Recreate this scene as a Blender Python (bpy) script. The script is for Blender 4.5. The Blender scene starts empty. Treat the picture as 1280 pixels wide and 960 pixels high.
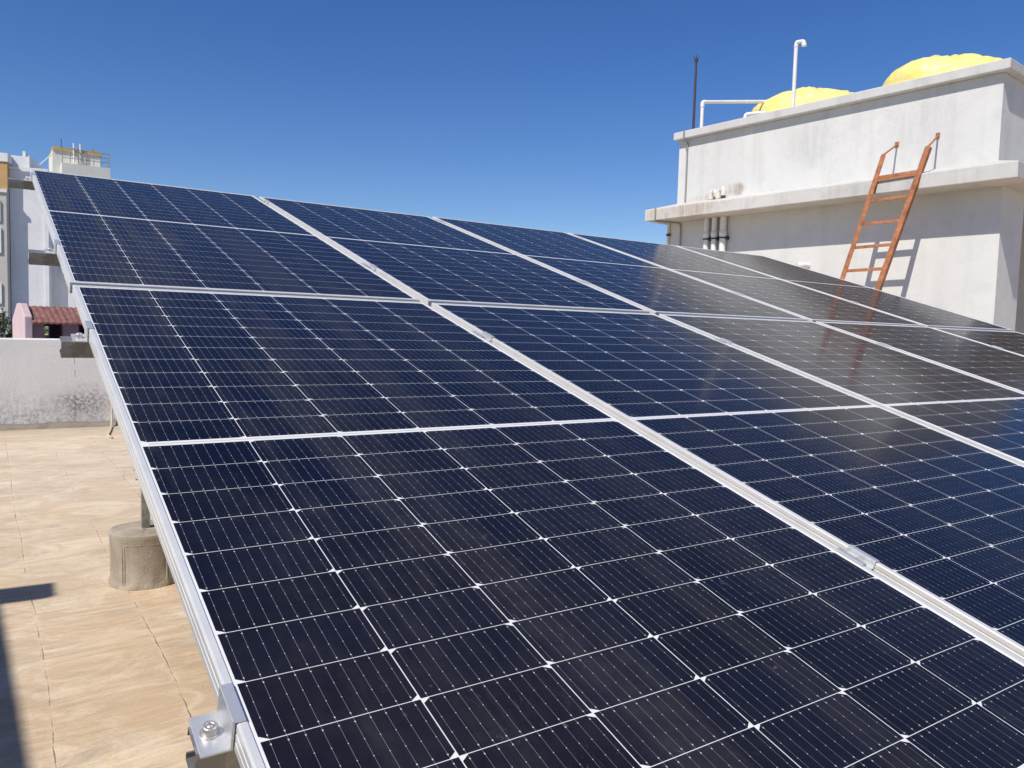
import bpy, bmesh, math, random
from math import sin, cos, pi, radians
from mathutils import Vector, Matrix, noise

random.seed(7)
scene = bpy.context.scene
col = scene.collection

# ------------------------------------------------------------------ camera
CAM = Vector((-0.2107, -2.5901, 1.25))
RIGHT = Vector((0.82918, -0.55825, 0.02845)).normalized()
BACK = Vector((-0.55878, -0.82648, 0.06852)).normalized()
UP = BACK.cross(RIGHT).normalized()
RIGHT = UP.cross(BACK).normalized()
cd = bpy.data.cameras.new('camera')
cd.sensor_fit = 'HORIZONTAL'
cd.sensor_width = 36.0
cd.lens = 975.45 / 1280 * 36.0
cd.clip_start = 0.02
cd.clip_end = 6000
cam = bpy.data.objects.new('camera', cd)
col.objects.link(cam)
M = Matrix.Identity(4)
for i in range(3):
    M[i][0] = RIGHT[i]; M[i][1] = UP[i]; M[i][2] = BACK[i]; M[i][3] = CAM[i]
cam.matrix_world = M
scene.camera = cam

# ------------------------------------------------------------------ light
SUN = Vector((-0.594, -0.227, 0.776)).normalized()        # towards the sun
elev = math.asin(SUN.z)
azim = math.atan2(SUN.x, SUN.y)
world = bpy.data.worlds.new('World')
scene.world = world
world.use_nodes = True
wn = world.node_tree
bg = wn.nodes['Background']
sky = wn.nodes.new('ShaderNodeTexSky')
sky.sky_type = 'NISHITA'
sky.sun_disc = False
sky.sun_elevation = elev
sky.sun_rotation = azim
sky.altitude = 600
sky.air_density = 1.0
sky.dust_density = 0.35
sky.ozone_density = 2.6
hs = wn.nodes.new('ShaderNodeHueSaturation')
hs.inputs['Saturation'].default_value = 1.31
hs.inputs['Hue'].default_value = 0.514
hs.inputs['Value'].default_value = 1.0
wn.links.new(sky.outputs[0], hs.inputs['Color'])
wn.links.new(hs.outputs[0], bg.inputs[0])
bg.inputs[1].default_value = 0.10
sd = bpy.data.lights.new('sun', 'SUN')
sd.energy = 4.3
sd.angle = radians(0.53)
sd.color = (1.0, 0.945, 0.865)
sun = bpy.data.objects.new('sun', sd)
col.objects.link(sun)
sun.rotation_euler = SUN.to_track_quat('Z', 'Y').to_euler()
sun.location = (-20, -10, 30)
scene.view_settings.view_transform = 'Standard'
scene.view_settings.look = 'None'
scene.view_settings.exposure = 0.20
scene.view_settings.gamma = 1.0
scene.render.resolution_x = 1024
scene.render.resolution_y = 768

# ------------------------------------------------------------------ object helpers
def tag(o, label=None, cat=None, group=None, kind=None):
    if label: o['label'] = label
    if cat: o['category'] = cat
    if group: o['group'] = group
    if kind: o['kind'] = kind
    return o

def empty(name, loc=(0, 0, 0), rot=(0, 0, 0), label=None, cat=None, group=None):
    o = bpy.data.objects.new(name, None)
    o.empty_display_size = 0.1
    o.location = loc
    o.rotation_euler = rot
    col.objects.link(o)
    return tag(o, label, cat, group)

def copy_tree(o, parent=None):
    c = o.copy()
    col.objects.link(c)
    if parent: c.parent = parent
    for ch in o.children:
        copy_tree(ch, c)
    return c

class MB:
    """collects boxes, tubes, lathes ... and links them as ONE mesh object"""
    def __init__(self):
        self.v = []; self.f = []; self.s = []
    def add(self, vs, fs, smooth=False):
        n = len(self.v)
        self.v += [Vector(p) for p in vs]
        self.f += [[i + n for i in f] for f in fs]
        self.s += [smooth] * len(fs)
        return self
    def box(self, x0, x1, y0, y1, z0, z1, T=None):
        vs = [(x, y, z) for z in (z0, z1) for y in (y0, y1) for x in (x0, x1)]
        if T is not None: vs = [T @ Vector(p) for p in vs]
        return self.add(vs, [(0, 2, 3, 1), (4, 5, 7, 6), (0, 1, 5, 4), (2, 6, 7, 3), (0, 4, 6, 2), (1, 3, 7, 5)])
    def prism(self, pts, y0, y1, T=None):
        """outline in xz, extruded along y"""
        n = len(pts)
        vs = [Vector((x, y0, z)) for x, z in pts] + [Vector((x, y1, z)) for x, z in pts]
        if T is not None: vs = [T @ p for p in vs]
        fs = [list(range(n)), list(range(2 * n - 1, n - 1, -1))]
        fs += [[(i + 1) % n, i, n + i, n + (i + 1) % n] for i in range(n)]
        return self.add(vs, fs)
    def tube(self, pts, r, n=12, caps=True, smooth=True):
        pts = [Vector(p) for p in pts]
        rs = r if isinstance(r, (list, tuple)) else [r] * len(pts)
        rings = []
        d0 = (pts[1] - pts[0]).normalized()
        a = Vector((0, 0, 1)) if abs(d0.z) < .9 else Vector((1, 0, 0))
        u = d0.cross(a).normalized()
        for i, p in enumerate(pts):
            if i == 0: d = pts[1] - pts[0]
            elif i == len(pts) - 1: d = pts[-1] - pts[-2]
            else: d = (pts[i + 1] - pts[i]).normalized() + (pts[i] - pts[i - 1]).normalized()
            d.normalize()
            u = (u - d * u.dot(d)).normalized()
            w = d.cross(u)
            k = 1.0
            rings.append([p + (u * cos(2 * pi * j / n) + w * sin(2 * pi * j / n)) * rs[i] * k for j in range(n)])
        vs = [p for ring in rings for p in ring]
        fs = []
        for i in range(len(pts) - 1):
            for j in range(n):
                fs.append([i * n + j, i * n + (j + 1) % n, (i + 1) * n + (j + 1) % n, (i + 1) * n + j])
        self.add(vs, fs, smooth)
        if caps:
            self.add(rings[0], [list(range(n - 1, -1, -1))])
            self.add(rings[-1], [list(range(n))])
        return self
    def lathe(self, prof, c=(0, 0, 0), n=32, smooth=True, fn=None):
        vs = []; fs = []
        for r, z in prof:
            for j in range(n):
                p = Vector((c[0] + r * cos(2 * pi * j / n), c[1] + r * sin(2 * pi * j / n), c[2] + z))
                if fn: p = fn(p, 2 * pi * j / n, r, z)
                vs.append(p)
        for i in range(len(prof) - 1):
            for j in range(n):
                fs.append([i * n + j, i * n + (j + 1) % n, (i + 1) * n + (j + 1) % n, (i + 1) * n + j])
        return self.add(vs, fs, smooth)
    def build(self, name, mat, parent=None, bevel=0, loc=None, rot=None, seg=2):
        me = bpy.data.meshes.new(name)
        me.from_pydata([tuple(p) for p in self.v], [], self.f)
        me.validate()
        bm = bmesh.new(); bm.from_mesh(me)
        bmesh.ops.recalc_face_normals(bm, faces=bm.faces)
        bm.to_mesh(me); bm.free()
        if len(me.polygons) == len(self.s):
            for p, s in zip(me.polygons, self.s): p.use_smooth = s
        me.materials.append(mat)
        o = bpy.data.objects.new(name, me)
        col.objects.link(o)
        if parent: o.parent = parent
        if loc is not None: o.location = loc
        if rot is not None: o.rotation_euler = rot
        if bevel:
            b = o.modifiers.new('bevel', 'BEVEL')
            b.width = bevel; b.segments = seg; b.limit_method = 'ANGLE'; b.angle_limit = radians(40)
        return o

def arc(c, r, a0, a1, n, ax, ay):
    c, ax, ay = Vector(c), Vector(ax), Vector(ay)
    return [c + ax * r * cos(a0 + (a1 - a0) * i / n) + ay * r * sin(a0 + (a1 - a0) * i / n) for i in range(n + 1)]

def bent(pts, rad, n=5):
    """poly line with rounded corners"""
    pts = [Vector(p) for p in pts]
    out = [pts[0]]
    for i in range(1, len(pts) - 1):
        a = (pts[i - 1] - pts[i]).normalized(); b = (pts[i + 1] - pts[i]).normalized()
        p0 = pts[i] + a * rad; p1 = pts[i] + b * rad
        for k in range(n + 1):
            t = k / n
            out.append(p0 * (1 - t) ** 2 + pts[i] * 2 * t * (1 - t) + p1 * t * t)
    out.append(pts[-1])
    return out

# ------------------------------------------------------------------ node helpers
class NT:
    def __init__(self, name):
        self.m = bpy.data.materials.new(name)
        self.m.use_nodes = True
        self.t = self.m.node_tree
        self.b = self.t.nodes['Principled BSDF']
        self.co = None
    def n(self, ty, **kw):
        nd = self.t.nodes.new(ty)
        for k, v in kw.items(): setattr(nd, k, v)
        return nd
    def link(self, a, b): self.t.links.new(a, b)
    def put(self, sock, v):
        if isinstance(v, bpy.types.NodeSocket): self.link(v, sock)
        else: sock.default_value = v
    def math(self, op, a, b=None, c=None, clamp=False):
        nd = self.n('ShaderNodeMath', operation=op, use_clamp=clamp)
        self.put(nd.inputs[0], a)
        if b is not None: self.put(nd.inputs[1], b)
        if c is not None: self.put(nd.inputs[2], c)
        return nd.outputs[0]
    def coord(self, which='Object'):
        return self.n('ShaderNodeTexCoord').outputs[which]
    def xyz(self, v):
        s = self.n('ShaderNodeSeparateXYZ'); self.link(v, s.inputs[0])
        return s.outputs[0], s.outputs[1], s.outputs[2]
    def scale(self, v, s):
        nd = self.n('ShaderNodeMapping')
        self.link(v, nd.inputs[0]); nd.inputs['Scale'].default_value = s
        return nd.outputs[0]
    def noise(self, v, sc, detail=4, rough=.55, dist=0.0):
        nd = self.n('ShaderNodeTexNoise')
        self.link(v, nd.inputs['Vector'])
        nd.inputs['Scale'].default_value = sc; nd.inputs['Detail'].default_value = detail
        nd.inputs['Roughness'].default_value = rough; nd.inputs['Distortion'].default_value = dist
        return nd.outputs[0]
    def ramp(self, f, *stops):
        nd = self.n('ShaderNodeValToRGB')
        self.link(f, nd.inputs[0])
        e = nd.color_ramp.elements
        while len(e) < len(stops): e.new(.5)
        for el, (p, c) in zip(e, stops):
            el.position = p
            el.color = (c, c, c, 1) if not isinstance(c, (tuple, list)) else (*c, 1)
        return nd.outputs[0]
    def mix(self, f, a, b, blend='MIX'):
        nd = self.n('ShaderNodeMix', data_type='RGBA', blend_type=blend)
        self.put(nd.inputs[0], f)
        for s, v in ((nd.inputs[6], a), (nd.inputs[7], b)):
            if isinstance(v, (tuple, list)): v = (*v[:3], 1)
            self.put(s, v)
        return nd.outputs[2]
    def bump(self, h, strength=.3, dist=.01):
        nd = self.n('ShaderNodeBump')
        self.link(h, nd.inputs['Height'])
        nd.inputs['Strength'].default_value = strength; nd.inputs['Distance'].default_value = dist
        self.link(nd.outputs[0], self.b.inputs['Normal'])
    def set(self, **kw):
        names = dict(color='Base Color', rough='Roughness', metal='Metallic', ior='IOR', spec='Specular IOR Level',
                     coat='Coat Weight', coatr='Coat Roughness')
        for k, v in kw.items():
            if k == 'color' and isinstance(v, (tuple, list)): v = (*v[:3], 1)
            self.put(self.b.inputs[names[k]], v)
        return self

def plain(name, c, rough=.6, metal=0.0, var=.12, sc=6.0, bump=0.0, bsc=60):
    """one paint or metal with gentle irregular tone"""
    t = NT(name)
    co = t.coord()
    f = t.noise(co, sc, 5, .6)
    dk = tuple(x * (1 - var) for x in c); lt = tuple(min(1, x * (1 + var)) for x in c)
    t.set(color=t.ramp(f, (.3, dk), (.7, lt)), rough=rough, metal=metal)
    if bump: t.bump(t.noise(co, bsc, 3), bump, .004)
    return t.m

# ------------------------------------------------------------------ materials
def mat_stucco(name, base, stain=(.30, .28, .25), amount=.5, grain=.35, streak=True, speck=True, mottle=.35, marks=()):
    t = NT(name)
    co = t.coord()
    big = t.noise(co, 0.9, 6, .62, .4)
    med = t.noise(co, 5.0, 6, .65)
    c = t.mix(t.ramp(big, (.35, 0.0), (.68, 1.0)), tuple(x * .88 for x in base), base)
    c = t.mix(t.math('MULTIPLY', t.ramp(med, (.52, 0.0), (.70, 1.0)), mottle), c, tuple(x * .78 for x in base))
    if streak:
        st = t.noise(t.scale(co, (3.2, 3.2, .28)), 1.5, 5, .6)
        c = t.mix(t.math('MULTIPLY', t.ramp(st, (.52, 0.0), (.72, 1.0)), .35 * amount), c, stain)
    if speck:
        sp = t.noise(co, 34, 2, .5)
        c = t.mix(t.math('MULTIPLY', t.ramp(sp, (.70, 0.0), (.76, 1.0)), .3 * amount), c, stain)
    if marks:
        X_, Y_, Z_ = t.xyz(co)
        wob = t.math('MULTIPLY', t.math('SUBTRACT', t.noise(co, 9, 6, .75), .5), 1.5)
        for a_, z_, ra, rz, k_, cl in marks:
            da = t.math('DIVIDE', t.math('SUBTRACT', Y_, a_), ra); dz = t.math('DIVIDE', t.math('SUBTRACT', Z_, z_), rz)
            d_ = t.math('ADD', t.math('SQRT', t.math('ADD', t.math('MULTIPLY', da, da), t.math('MULTIPLY', dz, dz))), wob)
            drip = t.ramp(t.noise(t.scale(co, (9, 9, .8)), 1.6, 5, .7), (.38, .25), (.6, 1.0))
            c = t.mix(t.math('MULTIPLY', t.math('MULTIPLY', t.ramp(d_, (.35, 1.0), (1.0, 0.0)), drip), k_), c, cl)
    t.set(color=c, rough=.93, spec=.2)
    h = t.math('ADD', t.noise(co, 45, 4, .7), t.math('MULTIPLY', t.noise(co, 7, 3), 1.2))
    t.bump(h, grain, .008)
    return t.m

def mat_parapet():
    t = NT('rough_stucco')
    co = t.coord()
    x, y, z = t.xyz(co)
    big = t.noise(co, 1.6, 6, .6, .3)
    base = t.mix(t.ramp(big, (.35, 0.0), (.7, 1.0)), (.74, .73, .705), (.82, .81, .79))
    gr = t.noise(co, 55, 4, .8)
    base = t.mix(t.math('MULTIPLY', t.ramp(gr, (.54, 0.0), (.68, 1.0)), .45), base, (.40, .39, .37))
    # mildew patches rising from the foot of the wall
    edge = t.math('ADD', z, t.math('MULTIPLY', t.math('SUBTRACT', t.noise(co, 2.2, 5, .6), .5), .75))
    low = t.ramp(edge, (.02, 1.0), (.22, .75), (.52, 0.0))
    blot = t.ramp(t.noise(co, 18, 6, .75), (.44, 0.0), (.62, 1.0))
    base = t.mix(t.math('MULTIPLY', t.math('MULTIPLY', low, blot), .62), base, (.12, .11, .10))
    # one heavy dark patch
    dx = t.math('MULTIPLY', t.math('SUBTRACT', x, .72), 2.4)
    dz = t.math('MULTIPLY', t.math('SUBTRACT', z, .27), 4.4)
    d = t.math('SQRT', t.math('ADD', t.math('MULTIPLY', dx, dx), t.math('MULTIPLY', dz, dz)))
    d = t.math('ADD', d, t.math('MULTIPLY', t.math('SUBTRACT', t.noise(co, 9, 5, .7), .5), 1.6))
    patch = t.ramp(d, (.25, 1.0), (1.05, 0.0))
    base = t.mix(t.math('MULTIPLY', t.math('MULTIPLY', patch, t.ramp(t.noise(co, 26, 5, .8), (.40, 0.0), (.60, 1.0))), .8), base, (.07, .065, .06))
    # hairline crack
    cx = t.math('ABSOLUTE', t.math('SUBTRACT', x, t.math('ADD', .62, t.math('MULTIPLY', t.noise(co, 6, 3), .03))))
    cr = t.math('MULTIPLY', t.math('LESS_THAN', cx, .004), t.math('GREATER_THAN', t.noise(co, 3, 2), .46))
    base = t.mix(t.math('MULTIPLY', cr, .5), base, (.12, .11, .10))
    t.set(color=base, rough=.95, spec=.15)
    h = t.math('ADD', t.math('MULTIPLY', t.noise(co, 38, 6, .8), 1.3), t.noise(co, 95, 3, .7))
    t.bump(h, .55, .009)
    return t.m

def mat_floor():
    t = NT('cement_screed')
    co = t.coord()
    x, y, z = t.xyz(co)
    big = t.noise(co, .8, 6, .6, .5)
    c = t.mix(t.ramp(big, (.32, 0.0), (.68, 1.0)), (.47, .345, .232), (.58, .455, .320))
    gr = t.noise(co, 1.7, 6, .65, .8)
    c = t.mix(t.math('MULTIPLY', t.ramp(gr, (.50, 0.0), (.72, 1.0)), .55), c, (.46, .395, .32))
    # trowel and brush streaks along x, different from slab to slab
    ci = t.n('ShaderNodeCombineXYZ')
    t.link(t.math('FLOOR', t.math('DIVIDE', t.math('ADD', x, .06 + 8 * .375), .375)), ci.inputs[0])
    t.link(t.math('FLOOR', t.math('DIVIDE', t.math('ADD', t.math('ADD', y, t.math('MULTIPLY', x, -.12)), 20.17), .47)), ci.inputs[1])
    wsl = t.n('ShaderNodeTexWhiteNoise', noise_dimensions='3D'); t.link(ci.outputs[0], wsl.inputs['Vector'])
    rnd = wsl.outputs['Value']
    c = t.mix(t.math('MULTIPLY', rnd, .45), c, (.50, .43, .345))
    wob = t.n('ShaderNodeVectorMath', operation='ADD')
    w2 = t.n('ShaderNodeCombineXYZ')
    t.link(t.math('ADD', t.math('MULTIPLY', x, t.math('MULTIPLY', t.math('SUBTRACT', rnd, .75), .16)), t.math('MULTIPLY', rnd, 3.0)), w2.inputs[1])
    t.link(co, wob.inputs[0]); t.link(w2.outputs[0], wob.inputs[1])
    s1 = t.noise(t.scale(wob.outputs[0], (2.6, 24, 1)), 1.5, 8, .72, .12)
    s2 = t.noise(t.scale(wob.outputs[0], (5, 80, 1)), 1.3, 5, .7, .1)
    amt = t.ramp(t.noise(co, 1.3, 4, .6), (.38, .25), (.62, 1.0))
    def am(f, k): return t.math('MULTIPLY', t.math('MULTIPLY', f, k * 1.1), amt)
    c = t.mix(am(t.ramp(s1, (.46, 0.0), (.62, 1.0)), .55), c, (.72, .60, .46))
    c = t.mix(am(t.ramp(s1, (.34, 1.0), (.46, 0.0)), .50), c, (.36, .275, .19))
    c = t.mix(am(t.ramp(s2, (.54, 0.0), (.66, 1.0)), .40), c, (.34, .265, .185))
    # bleached and rubbed areas
    bl = t.ramp(t.noise(t.scale(co, (1, 1.7, 1)), 2.1, 8, .75, .8), (.47, 0.0), (.62, 1.0))
    c = t.mix(t.math('MULTIPLY', bl, .70), c, (.74, .645, .51))
    far = t.math('MULTIPLY', t.math('SUBTRACT', y, 1.2), .30, clamp=True)
    c = t.mix(t.math('MULTIPLY', far, t.math('MULTIPLY', t.ramp(t.noise(co, 1.1, 5, .65), (.35, .2), (.6, 1.0)), .5)), c, (.70, .62, .50))
    # fine sandy grain
    gn = t.noise(co, 150, 3, .7)
    c = t.mix(t.math('MULTIPLY', t.ramp(gn, (.52, 0.0), (.66, 1.0)), .25), c, (.33, .265, .20))
    # grey patches of cement wash
    pt = t.noise(co, 3.3, 5, .6)
    c = t.mix(t.math('MULTIPLY', t.ramp(pt, (.60, 0.0), (.68, 1.0)), .45), c, (.43, .38, .315))
    # long joints running up the terrace
    jw = t.math('MULTIPLY', t.math('SUBTRACT', t.noise(t.scale(co, (0, 1, 1)), .45, 1), .5), .10)
    jw = t.math('ADD', jw, t.math('MULTIPLY', t.math('SUBTRACT', t.noise(t.scale(co, (.4, 1, 1)), 7, 3), .5), .016))
    jx = t.math('ADD', x, jw)
    jf = t.math('ABSOLUTE', t.math('SUBTRACT', t.math('FRACT', t.math('DIVIDE', t.math('ADD', jx, .06 + 8 * .375 - .1875), .375)), .5))
    jd = t.math('MULTIPLY', jf, .375)
    jwid = t.math('ADD', .0012, t.math('MULTIPLY', t.noise(co, 12, 4, .8), .0042))
    jm = t.math('SUBTRACT', 1.0, t.math('DIVIDE', jd, jwid), clamp=True)
    broken = t.ramp(t.noise(co, 5, 5, .75), (.44, .0), (.60, 1.0))
    joint = t.math('MULTIPLY', jm, broken)
    # pale laitance smeared along the joints, then the dark crack
    jb = t.math('MULTIPLY', t.math('SUBTRACT', 1.0, t.math('DIVIDE', jd, .022), clamp=True), t.ramp(t.noise(co, 6, 4, .7), (.45, 0.0), (.65, 1.0)))
    c = t.mix(t.math('MULTIPLY', jb, .6), c, (.72, .61, .48))
    c = t.mix(t.math('MULTIPLY', joint, .8), c, (.16, .105, .07))
    # cross joints, fainter
    yw = t.math('MULTIPLY', t.math('SUBTRACT', t.noise(t.scale(co, (1, .3, 1)), 1.0, 2), .5), .06)
    jy = t.math('ADD', t.math('ADD', y, yw), t.math('MULTIPLY', x, -.12))
    yf = t.math('MULTIPLY', t.math('ABSOLUTE', t.math('SUBTRACT', t.math('FRACT', t.math('DIVIDE', t.math('ADD', jy, 20.17), .47)), .5)), .47)
    ym = t.math('SUBTRACT', 1.0, t.math('DIVIDE', yf, .0028), clamp=True)
    c = t.mix(t.math('MULTIPLY', t.math('MULTIPLY', ym, broken), .5), c, (.19, .135, .095))
    # dirt towards the parapet foot
    dirt = t.ramp(t.math('ADD', y, t.math('MULTIPLY', t.math('SUBTRACT', t.noise(co, 1.4, 5, .65), .5), 1.6)), (.0, 0.0), (1.0, 1.0))
    dd = t.math('SUBTRACT', t.math('ADD', y, t.math('MULTIPLY', t.math('SUBTRACT', t.noise(co, 1.4, 5, .65), .5), 1.2)), 6.55)
    c = t.mix(t.math('MULTIPLY', dd, .7, clamp=True), c, (.33, .275, .21))
    # droppings and specks
    sp = t.noise(co, 42, 2, .5)
    c = t.mix(t.math('MULTIPLY', t.ramp(sp, (.73, 0.0), (.77, 1.0)), .6), c, (.12, .10, .08))
    # rusty and grey stains of old puddles
    os_ = t.ramp(t.noise(co, 2.6, 6, .7, .4), (.60, 0.0), (.70, 1.0))
    c = t.mix(t.math('MULTIPLY', os_, .40), c, (.52, .32, .15))
    gs_ = t.ramp(t.noise(t.scale(co, (1.5, 3, 1)), 1.9, 7, .75, .8), (.52, 0.0), (.66, 1.0))
    c = t.mix(t.math('MULTIPLY', gs_, .55), c, (.36, .31, .25))
    c = t.mix(1.0, c, (1.02, .985, .925), 'MULTIPLY')
    t.set(color=c, rough=.92, spec=.2)
    h = t.math('SUBTRACT', t.math('ADD', t.math('MULTIPLY', s1, 1.0), t.math('MULTIPLY', t.noise(co, 80, 4, .7), .5)), t.math('MULTIPLY', joint, 1.5))
    t.bump(h, .45, .006)
    return t.m

W, H = 1.134, 2.278
CP, RP, MG = .184, .0926, .0176
MU = (W - 6 * CP) / 2

def mat_cells():
    t = NT('solar_cells')
    co = t.coord()
    x, y, z = t.xyz(co)
    X = t.math('SUBTRACT', x, MU)
    colf = t.math('FLOOR', t.math('DIVIDE', X, CP))
    fx = t.math('SUBTRACT', t.math('SUBTRACT', X, t.math('MULTIPLY', colf, CP)), CP / 2)
    vm = t.math('SUBTRACT', H / 2, y)                        # + below the middle
    sg = t.math('SIGN', vm)
    av = t.math('SUBTRACT', t.math('ABSOLUTE', vm), MG / 2)
    rowf = t.math('FLOOR', t.math('DIVIDE', av, RP))
    fy = t.math('SUBTRACT', av, t.math('MULTIPLY', t.math('ADD', rowf, .5), RP))
    afx = t.math('ABSOLUTE', fx); afy = t.math('ABSOLUTE', fy)
    HX, HY = .0913, .04582
    def lt(a, b): return t.math('LESS_THAN', a, b)
    def gt(a, b): return t.math('GREATER_THAN', a, b)
    def mul(*a):
        r = a[0]
        for b in a[1:]: r = t.math('MULTIPLY', r, b)
        return r
    par = t.math('SUBTRACT', 1.0, t.math('MULTIPLY', t.math('FLOORED_MODULO', colf, 2.0), 2.0))
    fyd = mul(fy, sg, par)
    CX, CY = .0105, .0070
    ch = lt(t.math('ADD', t.math('DIVIDE', afx, CX), t.math('DIVIDE', fyd, CY)), HX / CX + HY / CY - 1)
    cell = mul(lt(afx, HX), lt(afy, HY), ch, gt(X, 0.0), lt(X, 6 * CP), gt(av, 0.0), lt(av, 12 * RP))
    # ten wires per cell with solder points
    bt = t.math('SUBTRACT', t.math('FRACT', t.math('DIVIDE', t.math('ADD', fx, HX), HX / 5)), .5)
    bd = t.math('MULTIPLY', t.math('ABSOLUTE', bt), HX / 5)
    wire = lt(bd, .00018)
    pad_e = lt(t.math('ABSOLUTE', t.math('SUBTRACT', afy, .0395)), .0011)
    pad_m = lt(t.math('ABSOLUTE', t.math('SUBTRACT', afy, .0125)), .0007)
    pad = t.math('MAXIMUM', mul(pad_e, lt(bd, .00075)), mul(pad_m, lt(bd, .0005)))
    # per cell tone
    cid = t.n('ShaderNodeCombineXYZ')
    t.link(colf, cid.inputs[0]); t.link(t.math('MULTIPLY', rowf, sg), cid.inputs[1])
    oi = t.n('ShaderNodeObjectInfo')
    t.link(t.math('MULTIPLY', oi.outputs['Random'], 97.0), cid.inputs[2])
    wnz = t.n('ShaderNodeTexWhiteNoise', noise_dimensions='3D')
    t.link(cid.outputs[0], wnz.inputs['Vector'])
    cc = t.mix(wnz.outputs['Value'], (.0022, .0027, .0085), (.0030, .0039, .0130))
    cc = t.mix(wire, cc, (.22, .22, .24))
    cc = t.mix(pad, cc, (.52, .52, .52))
    back = t.mix(mul(lt(t.math('ABSOLUTE', vm), .0016), gt(X, .012), lt(X, 6 * CP - .012)), (.70, .70, .68), (.42, .42, .42))
    base = t.mix(cell, back, cc)
    # dust: thin film, rain streaks down the slope, smudges
    off = t.n('ShaderNodeVectorMath', operation='ADD')
    cmb = t.n('ShaderNodeCombineXYZ')
    t.link(t.math('MULTIPLY', oi.outputs['Random'], 31.0), cmb.inputs[0])
    t.link(t.math('MULTIPLY', oi.outputs['Random'], 17.0), cmb.inputs[2])
    t.link(co, off.inputs[0]); t.link(cmb.outputs[0], off.inputs[1])
    p = off.outputs[0]
    d1 = t.ramp(t.noise(p, 1.7, 6, .62, .5), (.42, 0.0), (.62, 1.0))
    d2 = t.ramp(t.noise(t.scale(p, (5, .45, 1)), 1.6, 6, .62, .3), (.48, 0.0), (.60, 1.0))
    d3 = t.ramp(t.noise(p, 24, 4, .7), (.40, .6), (.70, 1.0))
    foot = t.math('MULTIPLY', t.ramp(t.math('ADD', y, t.math('MULTIPLY', t.math('SUBTRACT', d2, .5), .25)), (.0, 1.0), (.62, 0.0)), .022)
    film = mul(t.math('ADD', t.math('ADD', .005, t.math('MULTIPLY', d1, .032)), t.math('ADD', t.math('MULTIPLY', d2, .050), foot)), d3)
    # film thicker towards the terrace side: sun scatter off the dust put into colour
    gx = t.xyz(t.n('ShaderNodeNewGeometry').outputs['Position'])[0]
    film = t.math('MULTIPLY', film, t.ramp(t.math('MULTIPLY', t.math('ADD', gx, t.math('MULTIPLY', t.math('SUBTRACT', d1, .5), .3)), .5), (.05, 1.0), (.62, .22)))
    # scuffs and droppings
    sc = t.ramp(t.noise(t.scale(p, (30, 16, 1)), 1.0, 6, .8, 1.5), (.61, 0.0), (.72, 1.0))
    where = t.ramp(t.noise(p, 3.1, 2), (.53, 0.0), (.66, 1.0))
    film = t.math('ADD', film, mul(sc, where, .24))
    wav = t.n('ShaderNodeTexWave', wave_type='RINGS', rings_direction='Z')
    t.link(p, wav.inputs['Vector']); wav.inputs['Scale'].default_value = 9; wav.inputs['Distortion'].default_value = 7
    wav.inputs['Detail'].default_value = 4; wav.inputs['Detail Scale'].default_value = 2.2
    where2 = t.ramp(t.noise(p, 2.4, 3, .6), (.56, 0.0), (.66, 1.0))
    film = t.math('ADD', film, mul(t.ramp(wav.outputs['Fac'], (.72, 0.0), (.95, 1.0)), where2, d3, .020))
    spk = t.ramp(t.noise(p, 60, 1, .4), (.775, 0.0), (.80, 1.0))
    spk = mul(spk, t.ramp(t.noise(p, 2.3, 3, .6), (.50, 0.0), (.62, 1.0)))
    film = t.math('ADD', film, t.math('MULTIPLY', spk, .22), clamp=True)
    base = t.mix(film, base, (.44, .40, .35))
    rg = t.math('ADD', .115, t.math('MULTIPLY', film, 1.2))
    t.set(color=base, rough=rg, ior=1.42)
    # part of the surface is dull with dust and anti reflective texture: no mirror there
    b2 = t.n('ShaderNodeBsdfPrincipled')
    t.put(b2.inputs['Base Color'], base); b2.inputs['Roughness'].default_value = .5
    b2.inputs['Specular IOR Level'].default_value = 0.12
    mx = t.n('ShaderNodeMixShader')
    t.put(mx.inputs[0], t.math('ADD', .42, t.math('MULTIPLY', film, 3.0), clamp=True))
    t.link(t.b.outputs[0], mx.inputs[1]); t.link(b2.outputs[0], mx.inputs[2])
    t.link(mx.outputs[0], t.t.nodes['Material Output'].inputs['Surface'])
    # faint waviness of the tempered glass
    t.bump(t.noise(p, 3.0, 2), .012, .02)
    return t.m

M_CELL = mat_cells()
def mat_alu(name, c, rough, metal):
    t = NT(name)
    co = t.coord()
    f = t.noise(t.scale(co, (1, 1, 1)), 14, 4, .6)
    g = t.noise(co, 180, 2, .5)
    cc = t.mix(t.ramp(f, (.35, 0.0), (.7, 1.0)), tuple(v * .9 for v in c), c)
    cc = t.mix(t.math('MULTIPLY', t.ramp(t.noise(co, 3, 5, .7), (.55, 0.0), (.75, 1.0)), .35), cc, (.50, .46, .41))
    t.set(color=cc, rough=t.math('ADD', rough, t.math('MULTIPLY', t.math('SUBTRACT', g, .5), .2)), metal=metal)
    return t.m
M_ALU = mat_alu('anodised_aluminium', (.78, .775, .75), .38, .32)
M_CLAMP = mat_alu('mill_aluminium', (.72, .73, .735), .36, .6)
def mat_galv():
    t = NT('galvanised_steel')
    co = t.coord()
    v = t.n('ShaderNodeTexVoronoi'); v.inputs['Scale'].default_value = 55
    t.link(co, v.inputs['Vector'])
    sp = t.xyz(v.outputs['Color'])[0]
    c = t.mix(sp, (.27, .275, .27), (.42, .43, .42))
    c = t.mix(t.math('MULTIPLY', t.ramp(t.noise(co, 9, 5, .7), (.45, 0.0), (.7, 1.0)), .6), c, (.22, .21, .18))
    t.set(color=c, rough=.48, metal=.7)
    return t.m
M_GALV = mat_galv()
M_STEEL = plain('stainless_bolt', (.55, .53, .51), .42, .7)
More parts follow.
